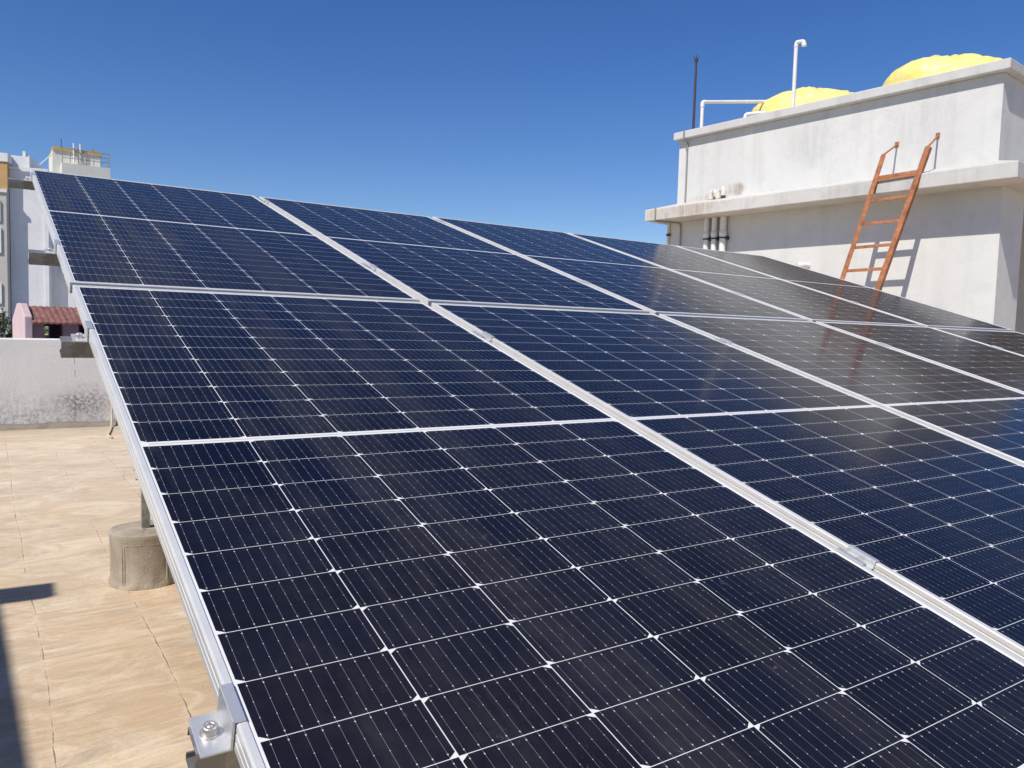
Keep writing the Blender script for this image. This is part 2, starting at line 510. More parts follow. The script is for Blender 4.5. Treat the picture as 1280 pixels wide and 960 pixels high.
def mat_concrete():
    t = NT('cast_concrete')
    co = t.coord()
    c = t.ramp(t.noise(co, 5, 7, .65, .3), (.28, (.28, .235, .18)), (.52, (.41, .355, .285)), (.75, (.50, .445, .365)))
    st = t.noise(t.scale(co, (14, 14, 1.2)), 1, 5, .6)
    c = t.mix(t.math('MULTIPLY', t.ramp(st, (.5, 0.0), (.7, 1.0)), .5), c, (.20, .165, .125))
    pit = t.ramp(t.noise(co, 60, 2, .5), (.70, 0.0), (.75, 1.0))
    c = t.mix(t.math('MULTIPLY', pit, .7), c, (.08, .065, .05))
    t.set(color=c, rough=.92, spec=.2)
    t.bump(t.math('SUBTRACT', t.noise(co, 70, 5, .7), t.math('MULTIPLY', pit, .8)), .6, .005)
    return t.m
M_CONC = mat_concrete()
M_FLOOR = mat_floor()
M_PARAPET = mat_parapet()
BRN = (.20, .14, .09)
M_WALL = mat_stucco('white_lime_plaster', (.68, .675, .645), amount=.35, mottle=.35)
M_UWALL = mat_stucco('stained_lime_plaster', (.67, .665, .635), amount=.5, mottle=.42, marks=((2.22, 1.25 + 2.13, .18, .13, .75, BRN), (2.75, 1.25 + 2.06, .4, .07, .45, BRN), (1.1, 1.25 + 2.6, .35, .4, .35, (.36, .36, .36)), (-.35, 1.25 + 2.55, .5, .4, .30, (.38, .38, .37))))
M_LEDGE = mat_stucco('weathered_plaster_band', (.60, .585, .55), (.36, .29, .22), amount=1.1, mottle=.7, marks=((2.62, 1.25 + 1.82, .55, .16, .6, (.30, .19, .11)), (3.3, 1.25 + 1.8, .30, .14, .5, (.32, .21, .12)), (.2, 1.25 + 1.8, .5, .10, .3, (.3, .29, .27))))
M_SLAB = mat_stucco('weathered_slab_edge', (.60, .59, .565), (.33, .29, .24), amount=1.0, mottle=.7)
M_NWALL = mat_stucco('neighbour_white_paint', (.80, .795, .78), amount=.4, grain=.1)
M_BEIGE = mat_stucco('neighbour_beige_paint', (.58, .55, .49), amount=.5, grain=.1)
M_ORANGE = mat_stucco('neighbour_ochre_paint', (.60, .38, .17), amount=.3, grain=.1)
M_CREAM = mat_stucco('neighbour_cream_paint', (.78, .77, .68), amount=.3, grain=.1)
M_YELLOWEDGE = plain('ochre_coping_paint', (.62, .40, .10))
M_PINK = mat_stucco('pink_plaster', (.64, .48, .47), amount=.5, grain=.2)
M_PINKSHADE = mat_stucco('shaded_pink_plaster', (.22, .13, .15), amount=.5, grain=.2)  # hut plaster under the eave, its shade put into the colour
M_TILE = plain('clay_roof_tile', (.24, .105, .085), .8, var=.4, sc=9)
M_LADDER = plain('red_oxide_paint', (.34, .128, .050), .62, var=.42, sc=14)
M_PVC = plain('white_pvc', (.74, .73, .69), .45, var=.06)
M_PVCOLD = plain('weathered_pvc', (.66, .62, .54), .55, var=.14)
M_GREYROD = plain('grey_conduit', (.30, .30, .29), .5, var=.15)
M_DARKROD = plain('dark_painted_rod', (.055, .040, .045), .5, var=.2)
M_BLACK = plain('black_clip', (.03, .03, .03), .6)
M_DARKGLASS = plain('dark_window_glass', (.03, .035, .04), .15, var=.1)
M_SHUTTER = plain('white_window_frame', (.72, .72, .70), .5)
M_GROUND = mat_stucco('dusty_earth', (.30, .25, .19), amount=.6)
def mat_tarp():
    t = NT('yellow_tarpaulin')
    co = t.coord()
    f = t.noise(co, 3, 5, .6)
    t.set(color=t.ramp(f, (.3, (.80, .66, .16)), (.7, (.86, .76, .30))), rough=.42, spec=.5)
    t.bump(t.noise(t.scale(co, (1, 1, 2.5)), 3.2, 3, .5, 1.2), .35, .05)
    return t.m
M_TARP = mat_tarp()
def mat_leaf(name, a, b):
    t = NT(name)
    oi = t.n('ShaderNodeNewGeometry')
    f = oi.outputs['Random Per Island']
    t.set(color=t.mix(f, a, b), rough=.6)
    t.b.inputs['Transmission Weight'].default_value = 0.0
    return t.m
M_LEAF = mat_leaf('hedge_leaves', (.025, .045, .012), (.10, .13, .04))
M_LEAF2 = mat_leaf('bright_leaves', (.07, .13, .015), (.20, .28, .05))
M_TWIG = plain('twig_bark', (.10, .075, .05), .9)

# ------------------------------------------------------------------ setting
gb = MB(); gb.add([(-2500, -2500, -10), (2500, -2500, -10), (2500, 2500, -10), (-2500, 2500, -10)], [(0, 1, 2, 3)])
tag(gb.build('ground', M_GROUND), kind='structure')
fb = MB(); fb.box(-9, 17, -10, 7.75, -.30, 0)
tag(fb.build('roof_terrace', M_FLOOR), kind='structure')
mb = MB(); mb.box(-8.8, 16.8, -9.8, 7.55, -10, -.302)
o = mb.build('house_below', M_NWALL)
tag(o, 'white house body carrying the cement roof terrace with the solar array', 'building')

# parapet behind the array
par = empty('parapet_wall', (0, 7.6, 0), label='rough white stuccoed parapet wall with dark mildew at the far terrace edge', cat='wall')
pb = MB()
nx = 60
# slightly uneven top edge
ys = (0.0, .15)
xs = [-8.9 + 25.8 * i / 160 for i in range(161)]
vs = []
for X in xs:
    h = 1.006 + .006 * noise.noise(Vector((X * 1.7, 3.1, 0)))
    vs += [(X, 0, 0.001), (X, -.002, h - .012), (X, .012, h), (X, .138, h + .002), (X, .15, h - .01), (X, .15, 0.001)]
fs = []
for i in range(160):
    for k in range(5):
        fs.append([i * 6 + k, i * 6 + k + 1, (i + 1) * 6 + k + 1, (i + 1) * 6 + k])
fs += [list(range(6)), [160 * 6 + k for k in range(5, -1, -1)]]
pb.add(vs, fs)
pb.build('wall', M_PARAPET, par)
fl = MB()
vs = []; fs = []
for i, X in enumerate(xs):
    a = .075 + .03 * noise.noise(Vector((X * 2.3, 0, 1))); b = .060 + .02 * noise.noise(Vector((X * 2.9, 4, 1)))
    vs += [(X, -a, .002), (X, -a * .45, b * .35), (X, -.004, b), (X, -.003, .002)]
for i in range(160):
    for k in range(3):
        fs.append([i * 4 + k, i * 4 + k + 1, (i + 1) * 4 + k + 1, (i + 1) * 4 + k])
fl.add(vs, fs, True)
M_FILLET = mat_stucco('dirty_cement_fillet', (.27, .235, .19), (.10, .09, .08), amount=1.2)
fl.build('cement_fillet', M_FILLET, par)

# pale hose hanging from the parapet on to the floor
hb = MB()
hp = [(1.010, 7.585, .36), (1.012, 7.578, .28), (1.005, 7.57, .16), (1.0, 7.53, .085), (.985, 7.44, .03), (.96, 7.25, .014), (.93, 7.05, .014), (.885, 6.8, .014), (.86, 6.6, .014), (.875, 6.45, .014)]
sm = []
for i in range(len(hp) - 1):
    for k in range(4):
        t_ = k / 4
        p0 = Vector(hp[max(0, i - 1)]); p1 = Vector(hp[i]); p2 = Vector(hp[i + 1]); p3 = Vector(hp[min(len(hp) - 1, i + 2)])
        sm.append(.5 * ((2 * p1) + (p2 - p0) * t_ + (2 * p0 - 5 * p1 + 4 * p2 - p3) * t_ ** 2 + (3 * p1 - p0 - 3 * p2 + p3) * t_ ** 3))
sm.append(Vector(hp[-1]))
hb.tube(sm, .0095, 10)
tag(hb.build('hose', plain('beige_hose', (.56, .47, .35), .7)), 'pale hose curling from the foot of the stuccoed parapet on to the floor', 'hose')

# ------------------------------------------------------------------ the solar array
OZ = 1.3462
S = radians(16.0)
GAP = .0352
PITCH = W + GAP
ux, uy, uz = Vector((1, 0, 0)), Vector((0, cos(S), sin(S))), Vector((0, -sin(S), cos(S)))
def pl(u, v, n): return ux * u + uy * v + uz * n + Vector((0, 0, OZ))

def panel_frame():
    prof = [(.0112, -.0022), (.0110, -.0003), (.0105, 0), (.0030, 0), (.0012, -.0005), (.0003, -.0016), (0, -.0034), (0, -.0100),
            (.0011, -.0108), (.0011, -.0128), (0, -.0136), (0, -.0215), (.0008, -.0222), (.0008, -.0236), (0, -.0243), (0, -.0335), (.0012, -.035),
            (.030, -.035), (.030, -.0335), (.002, -.0335), (.002, -.0075), (.0112, -.0075)]
    b = MB()
    n = len(prof)
    vs = []
    for d, z in prof: vs += [(d, d, z), (W - d, d, z), (W - d, H - d, z), (d, H - d, z)]
    fs = []
    for i in range(n):
        j = (i + 1) % n
        for k in range(4):
            l = (k + 1) % 4
            fs.append([i * 4 + k, i * 4 + l, j * 4 + l, j * 4 + k])
    b.add(vs, fs)
    return b

def make_panel():
    root = empty('solar_panel')
    panel_frame().build('frame', M_ALU, root)
    g = MB(); g.box(.0108, W - .0108, .0108, H - .0108, -.0065, -.0021)
    g.build('cell_glass', M_CELL, root)
    j = MB()
    j.box(-.03, .03, -.03, .03, -.022, -.0067)
    for xx in (.25, .55, .85): j.build('junction_box', M_BLACK, root, bevel=.002, loc=(xx, H / 2, 0))
    return root

lower = ['large dark solar panel filling the foreground, leftmost of the lower row',
         'dusty blue solar panel in the lower row, right of the foreground panel',
         'solar panel of the lower row mirroring the rust red ladder, third from the left',
         'solar panel of the lower row, fourth from left and cut by the picture edge',
         'far right solar panel of the lower row, only its top corner in view']
upper = ['solar panel at the upper left corner of the array, below the far tower',
         'solar panel of the upper row, second from left, under open sky',
         'solar panel in the middle of the upper row, third from left',
         'solar panel of the upper row mirroring the white wall corner, fourth from left',
         'last solar panel of the upper row, nearest the white headroom and ladder']
proto = None
rj = random.Random(3)
TILT = .0121
for r in (0, 1):
    for c in range(5):
        p = make_panel() if proto is None else copy_tree(proto)
        if proto is None: proto = p
        if r == 0:
            p.location = pl(c * PITCH, -H, 0); p.rotation_euler = (S, 0, 0)
        else:
            p.location = pl(c * PITCH - .0054, .0180, .0030); p.rotation_euler = (S + TILT, 0, 0)
        if c: p.rotation_euler.x += rj.uniform(-.0010, .0010); p.rotation_euler.y = rj.uniform(-.0010, .0010)
        tag(p, (lower, upper)[r][c], 'solar panel', 'solar panels of the rooftop array')

# ---- galvanised rails with their clamps
def rail_section():
    # lipped C, open down the slope; (y, z) outline
    t_ = .0022
    o = [(.0205, 0), (-.0205, 0), (-.0205, -.010), (-.0205 + t_, -.010), (-.0205 + t_, -t_), (.0205 - t_, -t_), (.0205 - t_, -.043 + t_),
         (-.0205 + t_, -.043 + t_), (-.0205 + t_, -.033), (-.0205, -.033), (-.0205, -.043), (.0205, -.043)]
    return [(-y, z) for y, z in o]

def extr(b, sec, x0, x1):
    n = len(sec)
    vs = [(x0, y, z) for y, z in sec] + [(x1, y, z) for y, z in sec]
    b.add(vs, [[i, (i + 1) % n, n + (i + 1) % n, n + i] for i in range(n)])
    # end caps in convex pieces
    quads = [(0, 1, 4, 5), (1, 2, 3, 4), (0, 5, 6, 11), (6, 7, 10, 11), (7, 8, 9, 10)]
    for q in quads:
        b.add([vs[i] for i in q], [(0, 1, 2, 3)])
        b.add([vs[i + n] for i in q], [(3, 2, 1, 0)])

rail_label = ['lowest galvanised rail, its open end beside the bolted clamp in the foreground',
              'second galvanised rail from the bottom, poking out in front of the parapet top',
              'third galvanised rail, poking out in front of the shaded white facade',
              'topmost galvanised rail, poking out under the upper left array corner']
RAILS = [(-1.828, .036, 0), (-.413, .058, 0), (.547, .080, 1), (2.136, .101, 1)]

def bolt(b, x, y, z, r=.0080, h=.0105):
    b.tube([(x, y, z), (x, y, z + .0015)], .0105, 16)               # washer
    prof = [(0, z + h), (r * .45, z + h), (r * .45, z + h - .004), (r * .5, z + h), (r * .88, z + h), (r, z + h - .0012), (r, z + .0015)]
    b.lathe(prof, (x, y, 0), 18)

for k, (v, out, row) in enumerate(RAILS):
    if row == 0:
        rot = S; loc = pl(0, v, -.0352)
    else:
        rot = S + TILT; e = v - .0180
        loc = pl(-.0054, .0180 + e * cos(TILT) , .0030 + e * sin(TILT)) + uz * -.0352
    root = empty('mounting_rail', loc, (rot, 0, 0), rail_label[k], 'rail', 'galvanised rails under the solar panels')
    b = MB(); extr(b, rail_section(), -out, 5 * PITCH + .05)
    b.build('channel', M_GALV, root, bevel=.0006, seg=1)
    zt = .0352
    # left and right end clamps: foot, upright, tab over the frame lip
    for side, xe in ((-1, 0.0), (1, 5 * PITCH - GAP)):
        ec = MB(); w2 = .030
        s_ = side
        pts = [(xe + s_ * .034, .0005), (xe + s_ * .034, .0038), (xe + s_ * .0040, .0038), (xe + s_ * .0040, zt + .0034), (xe - s_ * .0098, zt + .0034),
               (xe - s_ * .0098, zt + .0004), (xe + s_ * .0010, zt + .0004), (xe + s_ * .0010, .0005)]
        T = Matrix.Identity(4)
        for q in ((0, 1, 2, 7), (7, 2, 3, 6), (6, 3, 4, 5)):
            ec.prism([pts[i] for i in q], -w2, w2)
        eo = ec.build('end_clamp', M_CLAMP, root, bevel=.0007, seg=1)
        bb = MB(); bolt(bb, xe + s_ * .0185, 0, .0038)
        bb.build('bolt', M_STEEL, eo)
    for c in range(1, 5):
        xm = c * PITCH - GAP / 2
        mc = MB()
        g2 = GAP / 2
        mc.box(xm - g2 - .0098, xm - g2 + .0036, -.030, .030, zt + .0008, zt + .0034)
        mc.box(xm + g2 - .0036, xm + g2 + .0098, -.030, .030, zt + .0008, zt + .0034)
        mc.box(xm - g2 + .001, xm - g2 + .0036, -.030, .030, .022, zt + .0008)
        mc.box(xm + g2 - .0036, xm + g2 - .001, -.030, .030, .022, zt + .0008)
        mc.box(xm - g2 + .0036, xm + g2 - .0036, -.030, .030, .022, .0246)
        mo = mc.build('mid_clamp', M_CLAMP, root, bevel=.0006, seg=1)
        bb = MB(); bolt(bb, xm, 0, .0246, .006, .006)
        bb.build('bolt', M_STEEL, mo)

# ---- inclined support frames on concrete pedestals
PED = [(.415, 1.44), (.415, -1.55)]
def beam_section(b, p0, p1, w, h, up=Vector((0, 0, 1))):
    p0, p1 = Vector(p0), Vector(p1)
    d = (p1 - p0).normalized(); s_ = d.cross(up).normalized(); u = s_.cross(d).normalized()
    vs = []
    for p in (p0, p1):
        vs += [p + s_ * a * w / 2 + u * c_ * h / 2 for a, c_ in ((-1, -1), (1, -1), (1, 1), (-1, 1))]
    b.add(vs, [(0, 1, 2, 3), (7, 6, 5, 4), (0, 4, 5, 1), (1, 5, 6, 2), (2, 6, 7, 3), (3, 7, 4, 0)])

def support(x, label, group):
    root = empty('support_frame', (x, 1.44, 0), label=label, cat='support', group=group)
    def L(p): return Vector(p) - Vector((x, 1.44, 0))
    def under(Y): return Y * math.tan(S) + OZ - (.0352 + .043 + .004) / cos(S)
    b = MB(); r0 = Vector((x, -1.95, under(-1.95) - .022)); r1 = Vector((x, 2.15, under(2.15) - .022 ))
    beam_section(b, L(r0), L(r1), .04, .04)
    b.build('rafter', M_GALV, root, bevel=.001, seg=1)
    for Y in (1.44, -1.55):
        p = MB()
        zt_ = under(Y) - .046
        z0 = .235
        # C post: web towards us, flanges behind
        p.box(-.0175, .0175, -.011, -.0085, z0, zt_); p.box(-.0175, -.015, -.0083, .026, z0, zt_); p.box(.015, .0175, -.0083, .026, z0, zt_)
        po = p.build('post', M_GALV, root, loc=(0, Y - 1.44, 0))
        if Y > 0:
            q = MB(); q.box(-.046, .010, -.0165, -.0115, .492, .497); q.box(-.020, .010, -.0170, -.0115, .497, .528)
            q.tube([(-.055, -.020, .545), (-.012, -.013, .512)], .0028, 8)
            q.build('splice_bracket', M_GALV, po)
    return root

def pedestal(x, y, label, group, seed):
    root_n = Vector((seed * 7.1, 0, 0))
    b = MB()
    def fn(p, a, r, z):
        q = Vector((cos(a) * 1.3, sin(a) * 1.3, z * 4)) + root_n
        k = 1 + .02 * noise.noise(q) + .010 * noise.noise(q * 4)
        zz = p.z
        if z < .03: k += .05 * noise.noise(q * 7)
        if z > .24: zz += .003 * noise.noise(q * 3)
        return Vector((p.x * k, p.y * k, zz))
    prof = [(.160, 0.001), (.159, .010), (.156, .022), (.153, .035), (.153, .10), (.155, .18), (.158, .236), (.159, .2505), (.1575, .2535), (.1555, .2545), (.12, .2545), (.08, .2545), (.04, .2545), (0.001, .2545)]
    b.lathe(prof, (0, 0, 0), 72, True, fn)
    # mould ribs: two nested rounded frames on the front face
    for (a0, a1, ztop) in ((-2.42, -1.02, .222), (-2.34, -1.10, .205)):
        path = []
        for i in range(9): path.append((a0, .012 + (ztop - .012) * i / 8))
        for i in range(1, 20): path.append((a0 + (a1 - a0) * i / 20, ztop + .004 * sin(pi * i / 20)))
        for i in range(9): path.append((a1, ztop - (ztop - .012) * i / 8))
        pts = []
        for a, z in path:
            rr = .1545
            q = Vector((cos(a) * 1.3, sin(a) * 1.3, z * 4)) + root_n
            k = 1 + .02 * noise.noise(q) + .010 * noise.noise(q * 4)
            pts.append((rr * k * cos(a), rr * k * sin(a), z))
        b.tube(pts, .0032, 6)
    o = b.build('concrete_pedestal', M_CONC, loc=(x, y, 0))
    return tag(o, label, 'pedestal', group)

supports = ['galvanised support post standing on the visible concrete pedestal, under the panels']
support(.415, supports[0], 'support frames under the array')
pedestal(.415, 1.44, 'round weathered concrete pedestal on the floor beside the left panel edge', 'concrete pedestals of the array', 1)
for i, x in enumerate((3.0, 5.45)):
    support(x, ('middle support frame hidden under the solar array', 'right hand support frame hidden under the solar array')[i], 'support frames under the array')
for i, (x, y, w) in enumerate(((.415, -1.55, 'front concrete pedestal under the foreground solar panel'), (3.0, 1.44, 'rear concrete pedestal under the middle of the array'), (3.0, -1.55, 'front concrete pedestal under the middle of the array'),
                   (5.45, 1.44, 'rear concrete pedestal under the right end of the array'), (5.45, -1.55, 'front concrete pedestal under the right end of the array'))):
    pedestal(x, y, w, 'concrete pedestals of the array', i + 2)

# ------------------------------------------------------------------ headroom block on the right
B0 = Vector((8.925, 2.903, 0)); BR = radians(5.0)
ZC = 1.25
def bempty(name, b, a, z, label, cat, group=None):
    p = B0 + Vector((cos(BR) * b - sin(BR) * a, sin(BR) * b + cos(BR) * a, z))
    return empty(name, p, (0, 0, BR), label, cat, group)
A0, A1 = -1.2875, 3.37
hd = bempty('headroom_block', 0, 0, 0, 'white plastered stair headroom with projecting ledge and flat roof slab', 'building')
def zc(z): return z + ZC
w = MB()
w.box(0, .66, A0, A1, 0.002, zc(1.80)); w.box(.66, 4.2, A0 + 1.6, A1, 0.002, zc(1.80))
w.box(3.6, 4.2, A0, A0 + 1.599, .002, zc(1.80))
w.build('lower_wall', M_WALL, hd, bevel=.006)
u = MB(); u.box(.1, 4.1, A0 + .1, 3.31, zc(1.76), zc(2.989))
u.build('upper_wall', M_UWALL, hd, bevel=.006)
lg = MB()
lb0, la0, la1 = -.41, A0 - .273, 3.505
vs = []
def ledge_ring(ins, z):
    return [(lb0 + ins, la0 + ins, z), (4.5 - ins, la0 + ins, z), (4.5 - ins, la1 - ins, z), (lb0 + ins, la1 - ins, z)]
r1, r2, r3 = ledge_ring(0, zc(1.728)), ledge_ring(0, zc(1.897)), ledge_ring(.50, zc(2.025))
# sloped plaster haunch on top of the band
r3 = [(.095, A0 + .095, zc(2.032)), (4.105, A0 + .095, zc(2.032)), (4.105, 3.315, zc(2.032)), (.095, 3.315, zc(2.032))]
vs = r1 + r2 + r3
fs = [(3, 2, 1, 0), (8, 9, 10, 11)]
for i in range(4):
    j = (i + 1) % 4
    fs += [(i, j, 4 + j, 4 + i), (4 + i, 4 + j, 8 + j, 8 + i)]
lg.add(vs, fs)
lg.build('ledge', M_LEDGE, hd, bevel=.008)
cp = MB(); cp.box(.0, 4.25, -1.277, 3.352, zc(2.99), zc(3.103))
cp.build('roof_slab', M_SLAB, hd, bevel=.010)

# rust red ladder: angle iron stringers, flat rungs, hooks to the wall
lad = bempty('ladder', 0, 0, 0, 'rust red steel ladder leaning against the ledge of the white headroom', 'ladder')
Lt, Lb = Vector((-.362, -.128, zc(2.186))), Vector((-1.13, .45, .003))
Rt, Rb = Vector((-.359, -.623, zc(2.199))), Vector((-1.13, .024, .003))
for top, bot in ((Lt, Lb), (Rt, Rb)):
    d = (top - bot).normalized()
    side = (Lt - Rt).normalized(); side = (side - d * side.dot(d)).normalized()
    nrm = side.cross(d).normalized()
    if nrm.x > 0: nrm = -nrm
    b = MB()
    sgn = 1 if top is Lt else -1
    def sl(s0, s1, n0, n1, cut=0.0):
        vs = []
        for p in (bot, top - d * cut):
            vs += [p + side * s0 + nrm * n0, p + side * s1 + nrm * n0, p + side * s1 + nrm * n1, p + side * s0 + nrm * n1]
        b.add(vs, [(0, 1, 2, 3), (7, 6, 5, 4), (0, 4, 5, 1), (1, 5, 6, 2), (2, 6, 7, 3), (3, 7, 4, 0)])
    sl(-.030, .030, 0.0, .007, .02)
    sl(sgn * .0225, sgn * .030, -.046, -.0005, .0)
    # rounded head plate
    vs = [top + side * (.030 * cos(a)) + d * (-.022 + .030 * sin(a)) + nrm * n for n in (.0075, .0015) for a in [pi * i / 10 for i in range(11)]]
    b.add(vs, [list(range(11)), list(range(21, 10, -1))] + [[i, i + 11, i + 12, i + 1] for i in range(10)])
    b.build('stringer', M_LADDER, lad, bevel=.002, seg=1)
for i in range(11):
    zl = zc(1.915 - .2745 * i)
    tl = (zl - Lb.z) / (Lt.z - Lb.z)
    pl_ = Lb.lerp(Lt, tl); pr_ = Rb.lerp(Rt, tl)
    d = (Lt - Lb).normalized(); side = (pl_ - pr_).normalized(); nrm = side.cross(d).normalized()
    if nrm.x > 0: nrm = -nrm
    b = MB()
    def bar(o0, o1, n0, n1):
        vs = []
        for p in (pl_ - side * .02, pr_ + side * .02):
            vs += [p + d * o0 + nrm * n0, p + d * o1 + nrm * n0, p + d * o1 + nrm * n1, p + d * o0 + nrm * n1]
        b.add(vs, [(0, 1, 2, 3), (7, 6, 5, 4), (0, 4, 5, 1), (1, 5, 6, 2), (2, 6, 7, 3), (3, 7, 4, 0)])
    bar(-.020, .018, -.0075, -.0015)
    bar(.0125, .018, -.040, -.008)
    if i == 0: bar(-.052, -.022, -.0070, -.0015)
    b.build('rung', M_LADDER, lad, bevel=.0015, seg=1)
for top, end in ((Lt, Vector((.10, -.055, zc(2.39)))), (Rt, Vector((.10, -.527, zc(2.415))))):
    mid1 = top + Vector((.12, .02, .05)); mid2 = top.lerp(end, .72) + Vector((0, 0, .0))
    pts = []
    for i in range(13):
        t_ = i / 12
        pts.append(top * (1 - t_) ** 3 + mid1 * 3 * t_ * (1 - t_) ** 2 + mid2 * 3 * t_ ** 2 * (1 - t_) + end * t_ ** 3)
    b = MB(); b.tube(pts, .0105, 8); b.box(end.x - .012, end.x - .002, end.y - .022, end.y + .022, end.z - .03, end.z + .03)
    b.build('hook', M_LADDER, lad)

# drain pipes hanging below the ledge
drain_label = ['left of the three grey white drain pipes hanging below the ledge',
               'middle one of the three drain pipes hanging below the ledge',
               'right and thickest of the three drain pipes hanging below the ledge']
for i, (a, r) in enumerate(((2.60, .040), (2.46, .040), (2.308, .046))):
    rt = bempty('drain_pipe', -.062, a, 0, drain_label[i], 'pipe', 'drain pipes below the headroom ledge')
    b = MB(); b.tube([(0, 0, .004), (0, 0, zc(1.726))], r, 16)
    b.build('pipe', M_PVC, rt)
    k = MB(); k.tube([(0, 0, zc(1.412)), (0, 0, zc(1.432))], r + .006, 16); k.box(.0, .060, -.07, .055, zc(1.400), zc(1.445))
    k.build('clip', M_BLACK, rt)
    k = MB(); k.lathe([(r + .001, zc(1.45)), (r + .009, zc(1.455)), (r + .009, zc(1.52)), (r + .001, zc(1.525))], (0, 0, 0), 16)
    k.build('coupling', M_PVC, rt)
# elbows breaking out over the ledge
for i, (a, s_) in enumerate(((2.56, 1.0), (2.43, 1.12))):
    rt = bempty('outlet_elbow', -.045, a, zc(1.93), ('left of two pale pipe elbows standing on the stained ledge', 'right and larger of two pale pipe elbows standing on the stained ledge')[i], 'pipe elbow', 'pipe elbows on the headroom ledge')
    b = MB(); b.tube(bent([(0, 0, -.05), (0, 0, .17 * s_), (0, -.085, .185 * s_), (0, -.087, .10)], .05, 6), .036 * s_, 14)
    b.tube([(0, 0, .07), (0, 0, .10)], .042 * s_, 14)
    b.build('elbow', M_PVCOLD, rt)
    k = MB(); k.tube([(0, -.087, .099), (0, -.087, -.005)], .030 * s_, 14)
    k.build('down_spout', M_DARKROD, rt)
# conduits
rt = bempty('conduit', .07, 3.14, 0, 'thin grey conduit running down the upper wall from the roof slab', 'conduit')
b = MB(); b.tube(bent([(-.085, 0, zc(3.10)), (-.085, 0, zc(2.965)), (.012, 0, zc(2.94)), (.012, 0, zc(2.0))], .03), .012, 8)
b.build('pipe', M_GREYROD, rt)
rt = bempty('conduit', -.02, 3.12, 0, 'thin dark conduit bent over the ledge and down the lower wall', 'conduit')
b = MB(); b.tube(bent([(-.402, .17, zc(1.93)), (-.402, .17, zc(1.715)), (-.36, .17, zc(1.713)), (0, .02, zc(1.712)), (0, .0, zc(1.66)), (0, 0, .003)], .03), .012, 8)
b.build('pipe', M_GREYROD, rt)
rt = bempty('downpipe', -.02, 3.352, 0, 'slim rusty downpipe at the far left corner below the ledge', 'pipe')
b = MB(); b.tube([(0, 0, .003), (0, 0, zc(1.727))], .022, 10)
b.build('pipe', M_PVCOLD, rt)
k = MB(); k.tube([(0, 0, zc(1.53)), (0, 0, zc(1.56))], .036, 10)
k.build('clip', M_BLACK, rt)
# stub pipe through the lower wall
rt = bempty('pipe_stub', 0, .98, zc(.965), 'short white pipe stub sticking out of the sunlit lower wall', 'pipe')
b = MB(); b.tube([(.0, .0, 0), (-.10, 0, 0), (-.16, .03, -.01)], .036, 14); b.tube([(-.12, .008, -.002), (-.19, .045, -.014)], .043, 14)
b.build('pipe', M_PVC, rt)

# roof top pipes, rod and tanks
RS = zc(3.105)
rt = bempty('lightning_rod', .3, 3.215, RS, 'dark lightning rod with pronged tip on the roof slab corner', 'lightning rod')
b = MB(); b.tube([(0, 0, 0), (0, 0, 1.12)], [.021, .017], 10)
b.build('rod', M_DARKROD, rt)
b = MB(); b.tube([(0, 0, 1.115), (0, 0, 1.15)], .030, 10)
for i in range(5):
    a = 2 * pi * i / 5
    b.tube([(0, 0, 1.13), (.035 * cos(a), .035 * sin(a), 1.165), (.045 * cos(a), .045 * sin(a), 1.20)], [.007, .006, .002], 6)
b.tube([(0, 0, 1.14), (0, 0, 1.225)], [.008, .002], 6)
b.build('prongs', M_DARKROD, rt)
rt = bempty('vent_pipe', .3, 1.51, RS, 'tall white vent pipe with bent top standing before the left tank', 'pipe')
b = MB(); b.tube(bent([(0, 0, 0), (0, 0, .955), (0, -.115, .94), (0.0, -.12, .885)], .028, 5), .026, 12)
b.tube([(0, 0, .89), (0, 0, .905)], .031, 12); b.tube([(0, -.118, .915), (0, -.12, .875)], .033, 12)
b.build('pipe', M_PVC, rt)
rt = bempty('water_pipe', .3, 3.06, RS, 'white water pipe rising from the slab then running level to the tank', 'pipe')
b = MB(); b.tube(bent([(0, 0, 0), (0, 0, .468), (1.35, -.33, .68)], .035, 5), .026, 12)
b.tube([(0, 0, .395), (0, 0, .41)], .033, 12); b.tube(bent([(0, 0, .41), (0, 0, .468), (.066, -.016, .478)], .035, 5), .031, 12)
b.build('pipe', M_PVC, rt)
rt = bempty('overflow_pipe', .3, 2.20, RS, 'low white pipe elbow on the roof slab left of the yellow tank', 'pipe')
b = MB(); b.tube(bent([(-.10, .01, 0), (-.10, .01, .10), (.06, -.21, .115), (.5, -.16, .12)], .04, 5), .026, 12)
b.build('pipe', M_PVC, rt)

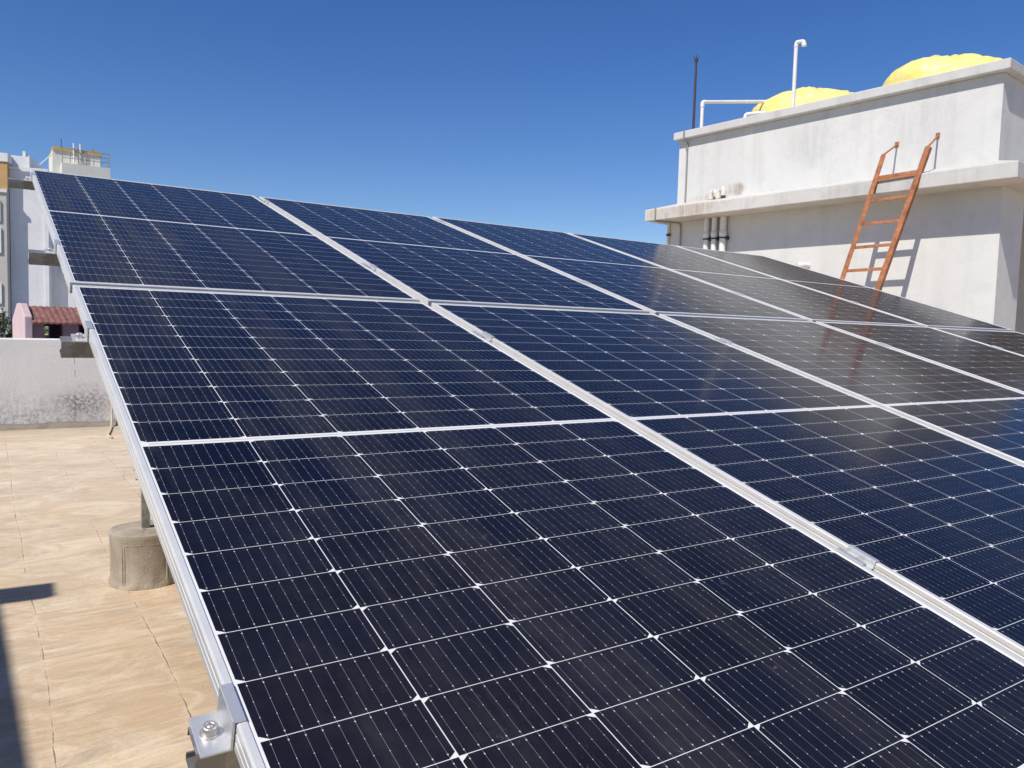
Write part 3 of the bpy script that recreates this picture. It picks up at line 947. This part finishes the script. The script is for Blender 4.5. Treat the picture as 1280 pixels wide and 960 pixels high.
def tank(a, bpos, rad, hgt, label, tail, seed):
    rt = bempty('water_tank', bpos, a, RS, label, 'tank', 'yellow covered tanks on the headroom roof')
    b = MB()
    sd_ = Vector((seed * 3.3, 0, 0))
    def fn(p, an, r, z):
        q = Vector((cos(an) * 1.4, sin(an) * 1.4, z * 1.5)) + sd_
        fold = .045 * noise.noise(q * 1.3) + .022 * abs(sin(an * 3.5 + 2.2 * noise.noise(q * .8) + z * 1.5)) * min(1, r / rad)
        tl = max(0, cos(an - tail)) ** 6
        k = 1 + fold / rad + .08 * tl * (r / rad) ** 2
        z2 = p.z * (1 + .3 * fold) + .035 * noise.noise(q * 1.6) + .075 * (.4 - abs(noise.noise(q * 2.3 + Vector((5, 1, 2))))) + .040 * (.3 - abs(noise.noise(q * 5.1))) + .012 * noise.noise(q * 11) + .05 * tl * (r / rad) ** 2.0 * max(0, min(1, z / .4))
        return Vector((p.x * k, p.y * k, z2))
    prof = [(rad * 1.03, 0.002), (rad * 1.02, .15), (rad * 1.01, .30), (rad * 1.0, .42), (rad * .99, .50)]
    for i in range(1, 25):
        t_ = i / 24 * pi / 2
        prof.append((max(.002, rad * .99 * cos(t_)), .50 + (hgt - .50) * sin(t_)))
    b.lathe(prof, (0, 0, 0), 180, True, fn)
    b.build('tarpaulin', M_TARP, rt)
    return rt
tank(2.47, 2.2, .83, .845, 'left yellow tarpaulin covered tank behind the tall white pipe', -pi / 2 + .25, 1)
tank(.34, 2.2, .78, .845, 'right yellow tarpaulin covered tank near the slab corner above the ladder', -pi / 2 + .25, 2)

# ------------------------------------------------------------------ the block at our back left whose edge throws the shade on the floor
zb = 2.9
sh = Vector((SUN.x, SUN.y, 0)) / SUN.z * -1      # shadow offset per metre of height
bk = empty('stair_block', (0, 0, 0), label='plain white stair block left of the terrace with a beam end', cat='building')
def unshadow(p, z): return Vector((p[0] - sh.x * z, p[1] - sh.y * z, z))
e0 = unshadow((-.172, 1.38), zb); e1 = unshadow((-.107, -.6), zb)
dirv = (e1 - e0).normalized()
e1 = e0 + dirv * 6.5
lf = Vector((-3.2, 0, 0))
b = MB()
vs = []
for z in (.002, zb): 
    for p in (e0, e1, e1 + lf, e0 + lf): vs.append((p.x, p.y, z))
b.add(vs, [(3, 2, 1, 0), (4, 5, 6, 7), (0, 1, 5, 4), (1, 2, 6, 5), (2, 3, 7, 6), (3, 0, 4, 7)])
b.build('wall', M_WALL, bk)
b = MB()
q = [unshadow(p, zb) for p in ((.043, 1.600), (.036, 1.390), (-2.8, 1.52), (-2.8, 1.73))]
vs = []
for dz in (-.06, .0):
    for p in q: vs.append((p.x, p.y, zb + dz))
b.add(vs, [(3, 2, 1, 0), (4, 5, 6, 7), (0, 1, 5, 4), (1, 2, 6, 5), (2, 3, 7, 6), (3, 0, 4, 7)])
b.build('beam', M_LEDGE, bk)

# ------------------------------------------------------------------ neighbours beyond the parapet
def win(parent, X0, X1, Y, z0, z1, glass=M_DARKGLASS):
    f = MB(); t_ = .07
    f.box(X0, X1, Y - .05, Y + .02, z0, z0 + t_); f.box(X0, X1, Y - .05, Y + .02, z1 - t_, z1)
    f.box(X0, X0 + t_, Y - .05, Y + .02, z0 + t_, z1 - t_); f.box(X1 - t_, X1, Y - .05, Y + .02, z0 + t_, z1 - t_)
    fo = f.build('window', M_SHUTTER, parent)
    g = MB(); g.box(X0 + t_, X1 - t_, Y - .02, Y + .015, z0 + t_, z1 - t_)
    g.build('pane', glass, fo)

FB = radians(-14)
nb = empty('apartment_building', (1.2, 32, -10), (0, 0, FB), 'beige apartment building with ochre upper band at the far left edge', 'building')
b = MB(); b.box(-8, -.62, -.41, 9, 0, 15.85); b.build('wall', M_BEIGE, nb)
b = MB(); b.box(-8, -.60, -.30, 9, 15.853, 16.86); b.build('upper_band', M_ORANGE, nb)
b = MB(); b.box(-8, -.575, -.34, 9.05, 16.863, 17.17); b.build('parapet', M_NWALL, nb)
b = MB(); b.box(-8, -.59, -.47, -.413, 15.74, 15.86); b.build('string_course', M_NWALL, nb)
for k in range(5):
    z = 14.70 - 3.0 * k
    win(nb, -2.6, -.80, -.42, z, z + .74)
    win(nb, -2.6, -.79, -.42, z - 1.15, z - .24, M_SHUTTER)

nb = empty('white_apartment_building', (1.2, 32, -10), (0, 0, FB), 'tall white apartment building with a shaded recess, behind the tiled hut', 'building')
b = MB()
b.box(-.60, .52, 0, 8, 0, 16.74); b.box(.523, .655, -.06, 8, 0, 16.74)
b.box(.658, 1.26, .55, 8, 0, 16.6); b.box(1.263, 9, .02, 8, 0, 13.6)
b.build('wall', M_NWALL, nb)
b = MB(); b.box(-.62, -.05, .3, 3, 16.743, 17.22); b.box(-.047, -.01, .28, 3, 16.743, 17.25); b.box(-.25, -.15, .35, .6, 17.223, 17.42); b.build('roof_room', M_NWALL, nb)
b = MB(); b.box(-.63, .66, -.10, -.063, 16.66, 16.76); b.build('coping', M_NWALL, nb)
win(nb, .94, 1.22, .54, 12.78, 13.25)
win(nb, .94, 1.22, .54, 9.8, 10.3)

# far tank tower
tw = empty('tank_tower', (4.5, 50, -10), label='distant cream water tank tower with ochre coping and steel railing', cat='tower')
b = MB(); b.box(-1.36, 1.06, 0, 3.2, 0, 20.82); b.box(-.98, 1.47, -1.0, -.003, 0, 20.0); b.build('wall', M_CREAM, tw)
b = MB(); b.box(-1.36, 1.14, -.07, 3.3, 20.823, 21.0); b.build('coping', M_YELLOWEDGE, tw)
b = MB()
for z in (20.3, 20.55, 20.8): b.tube([(-.95, -.95, z), (1.42, -.95, z), (1.42, -.05, z)], .018, 6)
for i in range(7): b.tube([(-.95 + 2.37 * i / 6, -.95, 20.0), (-.95 + 2.37 * i / 6, -.95, 20.95)], .02, 6)
for i in range(4): b.tube([(1.42, -.95 + .9 * i / 4, 20.0), (1.42, -.95 + .9 * i / 4, 20.95)], .018, 6)
b.tube([(.05, -.3, 20.0), (-.35, -.3, 21.0)], .03, 6); b.tube([(.3, -.3, 20.0), (-.1, -.3, 21.0)], .03, 6)
b.build('railing', M_GREYROD, tw)
for x in (-.30, .03):
    b = MB(); b.tube([(x, -.15, 20.2), (x, -.15, 21.32)], .05, 8); b.build('pipe', M_PVC, tw)
b = MB(); b.tube([(-.9, .3, 21.0), (-.9, .3, 21.55)], .02, 6); b.build('antenna', M_DARKROD, tw)
b = MB(); b.box(.62, .82, .3, .5, 21.003, 21.22); b.build('chimney', M_GREYROD, tw)
b = MB(); b.tube([(-2.3, .6, 19.6), (-1.38, .2, 20.6)], .03, 6); b.build('stay_wire', M_PVC, tw)

# neighbour terrace carrying hut, planter and hedge
nt_ = empty('low_house', (1, 17.5, -10), label='low neighbouring house whose flat roof carries the tiled hut', cat='building')
b = MB(); b.box(-6, 8, -5.3, 4.5, 0, 9.4); b.build('wall', M_NWALL, nt_)
ZT = -.6
hut = empty('tiled_hut', (.455, 14.6, ZT), (0, 0, radians(12)), label='small pink hut with a red clay tile roof behind the parapet', cat='hut')
Zg = -ZT
L_ = 2.6; D_ = .84
b = MB()
b.prism([(0, 0.002), (D_, 0.002), (D_, Zg + 1.20), (D_ / 2 + .10, Zg + 1.50), (D_ / 2 - .10, Zg + 1.50), (0, Zg + 1.25)], -.055, .075, Matrix(((0, 1, 0, 0), (1, 0, 0, 0), (0, 0, 1, 0), (0, 0, 0, 1))))
b.build('gable_wall', M_PINK, hut, bevel=.015)
b = MB()
zs, zt2 = Zg + .78, Zg + 1.13
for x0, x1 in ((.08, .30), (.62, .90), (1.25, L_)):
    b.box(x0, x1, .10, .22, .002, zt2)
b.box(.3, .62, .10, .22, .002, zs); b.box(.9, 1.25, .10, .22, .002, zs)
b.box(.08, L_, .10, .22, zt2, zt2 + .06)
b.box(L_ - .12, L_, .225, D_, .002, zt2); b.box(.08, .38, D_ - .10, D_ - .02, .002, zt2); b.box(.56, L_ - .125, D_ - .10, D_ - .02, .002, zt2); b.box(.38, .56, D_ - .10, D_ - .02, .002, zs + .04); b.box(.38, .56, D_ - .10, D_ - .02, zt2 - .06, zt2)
b.build('wall', M_PINKSHADE, hut)
b = MB()
nxp = 120; 
vs = []; fs = []
x0, x1 = .06, L_ + .1
cols = []
for i in range(nxp + 1):
    X = x0 + (x1 - x0) * i / nxp
    wv = .020 * abs(math.sin(pi * (X - x0) / .105)) ** 1.0
    for j in range(9):
        t_ = j / 8
        st = .014 * (1 - ((t_ * 4) % 1))
        vs.append((X, -.05 + (D_ / 2 + .05) * t_, Zg + 1.13 + .30 * t_ + wv + st))
for i in range(nxp):
    for j in range(8):
        fs.append([i * 9 + j, (i + 1) * 9 + j, (i + 1) * 9 + j + 1, i * 9 + j + 1])
n0 = len(vs)
vs2 = [(x, y, z - .035) for x, y, z in vs]
b.add(vs, fs, True); b.add(vs2, fs)
b.add([vs[i * 9] for i in range(nxp + 1)] + [vs2[i * 9] for i in range(nxp + 1)], [[i, i + 1, nxp + 2 + i, nxp + 1 + i] for i in range(nxp)])
b.add([(x0, D_ / 2, Zg + 1.45), (x1, D_ / 2, Zg + 1.45), (x1, D_ + .05, Zg + 1.13), (x0, D_ + .05, Zg + 1.13)], [(0, 1, 2, 3)])
b.build('roof', M_TILE, hut)

def leafcloud(b, c, rx, ry, rz, n, size, rr):
    for i in range(n):
        while True:
            p = Vector((rr.uniform(-1, 1), rr.uniform(-1, 1), rr.uniform(-1, 1)))
            if p.length < 1 and noise.noise(p * 2.1 + Vector(c)) > -.22: break
        q = Vector((c[0] + p.x * rx, c[1] + p.y * ry, c[2] + p.z * rz))
        d = Vector((rr.gauss(0, 1), rr.gauss(0, 1), rr.gauss(0, 1))).normalized()
        e = d.cross(Vector((rr.gauss(0, 1), rr.gauss(0, 1), rr.gauss(0, 1)))).normalized()
        s_ = size * rr.uniform(.6, 1.3)
        b.add([q - d * s_, q + e * s_ * .4, q + d * s_, q - e * s_ * .4], [(0, 1, 2, 3)])
rr = random.Random(5)
def shrub(x, y, z, rx, ry, rz, n, size, mat, label, group=None):
    rt = empty('shrub', (x, y, z), label=label, cat='shrub', group=group)
    b = MB(); leafcloud(b, (0, 0, rz * 1.05), rx, ry, rz, n, size, rr)
    b.build('foliage', mat, rt)
    b = MB()
    for i in range(7):
        a = rr.uniform(0, 2 * pi)
        b.tube([(rr.uniform(-.05, .05), rr.uniform(-.05, .05), 0), (rx * .4 * cos(a), ry * .4 * sin(a), rz), (rx * .7 * cos(a), ry * .7 * sin(a), rz * 1.7)], [.02, .012, .004], 6)
    b.build('stem', M_TWIG, rt)
pw = MB(); pw.box(-5, .10, 18.0, 18.2, ZT + .002, .75)
tag(pw.build('planter_wall', M_FILLET), 'dark grey planter wall below the hedge at the left edge', 'wall')
shrub(-.25, 18.8, ZT + .6, .62, .5, .78, 2600, .05, M_LEAF, 'dark green hedge bush behind the grey planter wall at far left', 'bushes beyond the parapet')
shrub(-1.5, 18.8, ZT + .6, .8, .5, .78, 1500, .05, M_LEAF, 'dark hedge bush further left along the planter wall', 'bushes beyond the parapet')
shrub(.95, 16.2, ZT, .7, .35, .86, 4200, .05, M_LEAF2, 'bright green bush seen through the opening of the pink hut', 'bushes beyond the parapet')
shrub(.42, 18.6, ZT + .002, .30, .3, .80, 1200, .045, M_LEAF, 'dark green bush just left of the pink gable', 'bushes beyond the parapet')
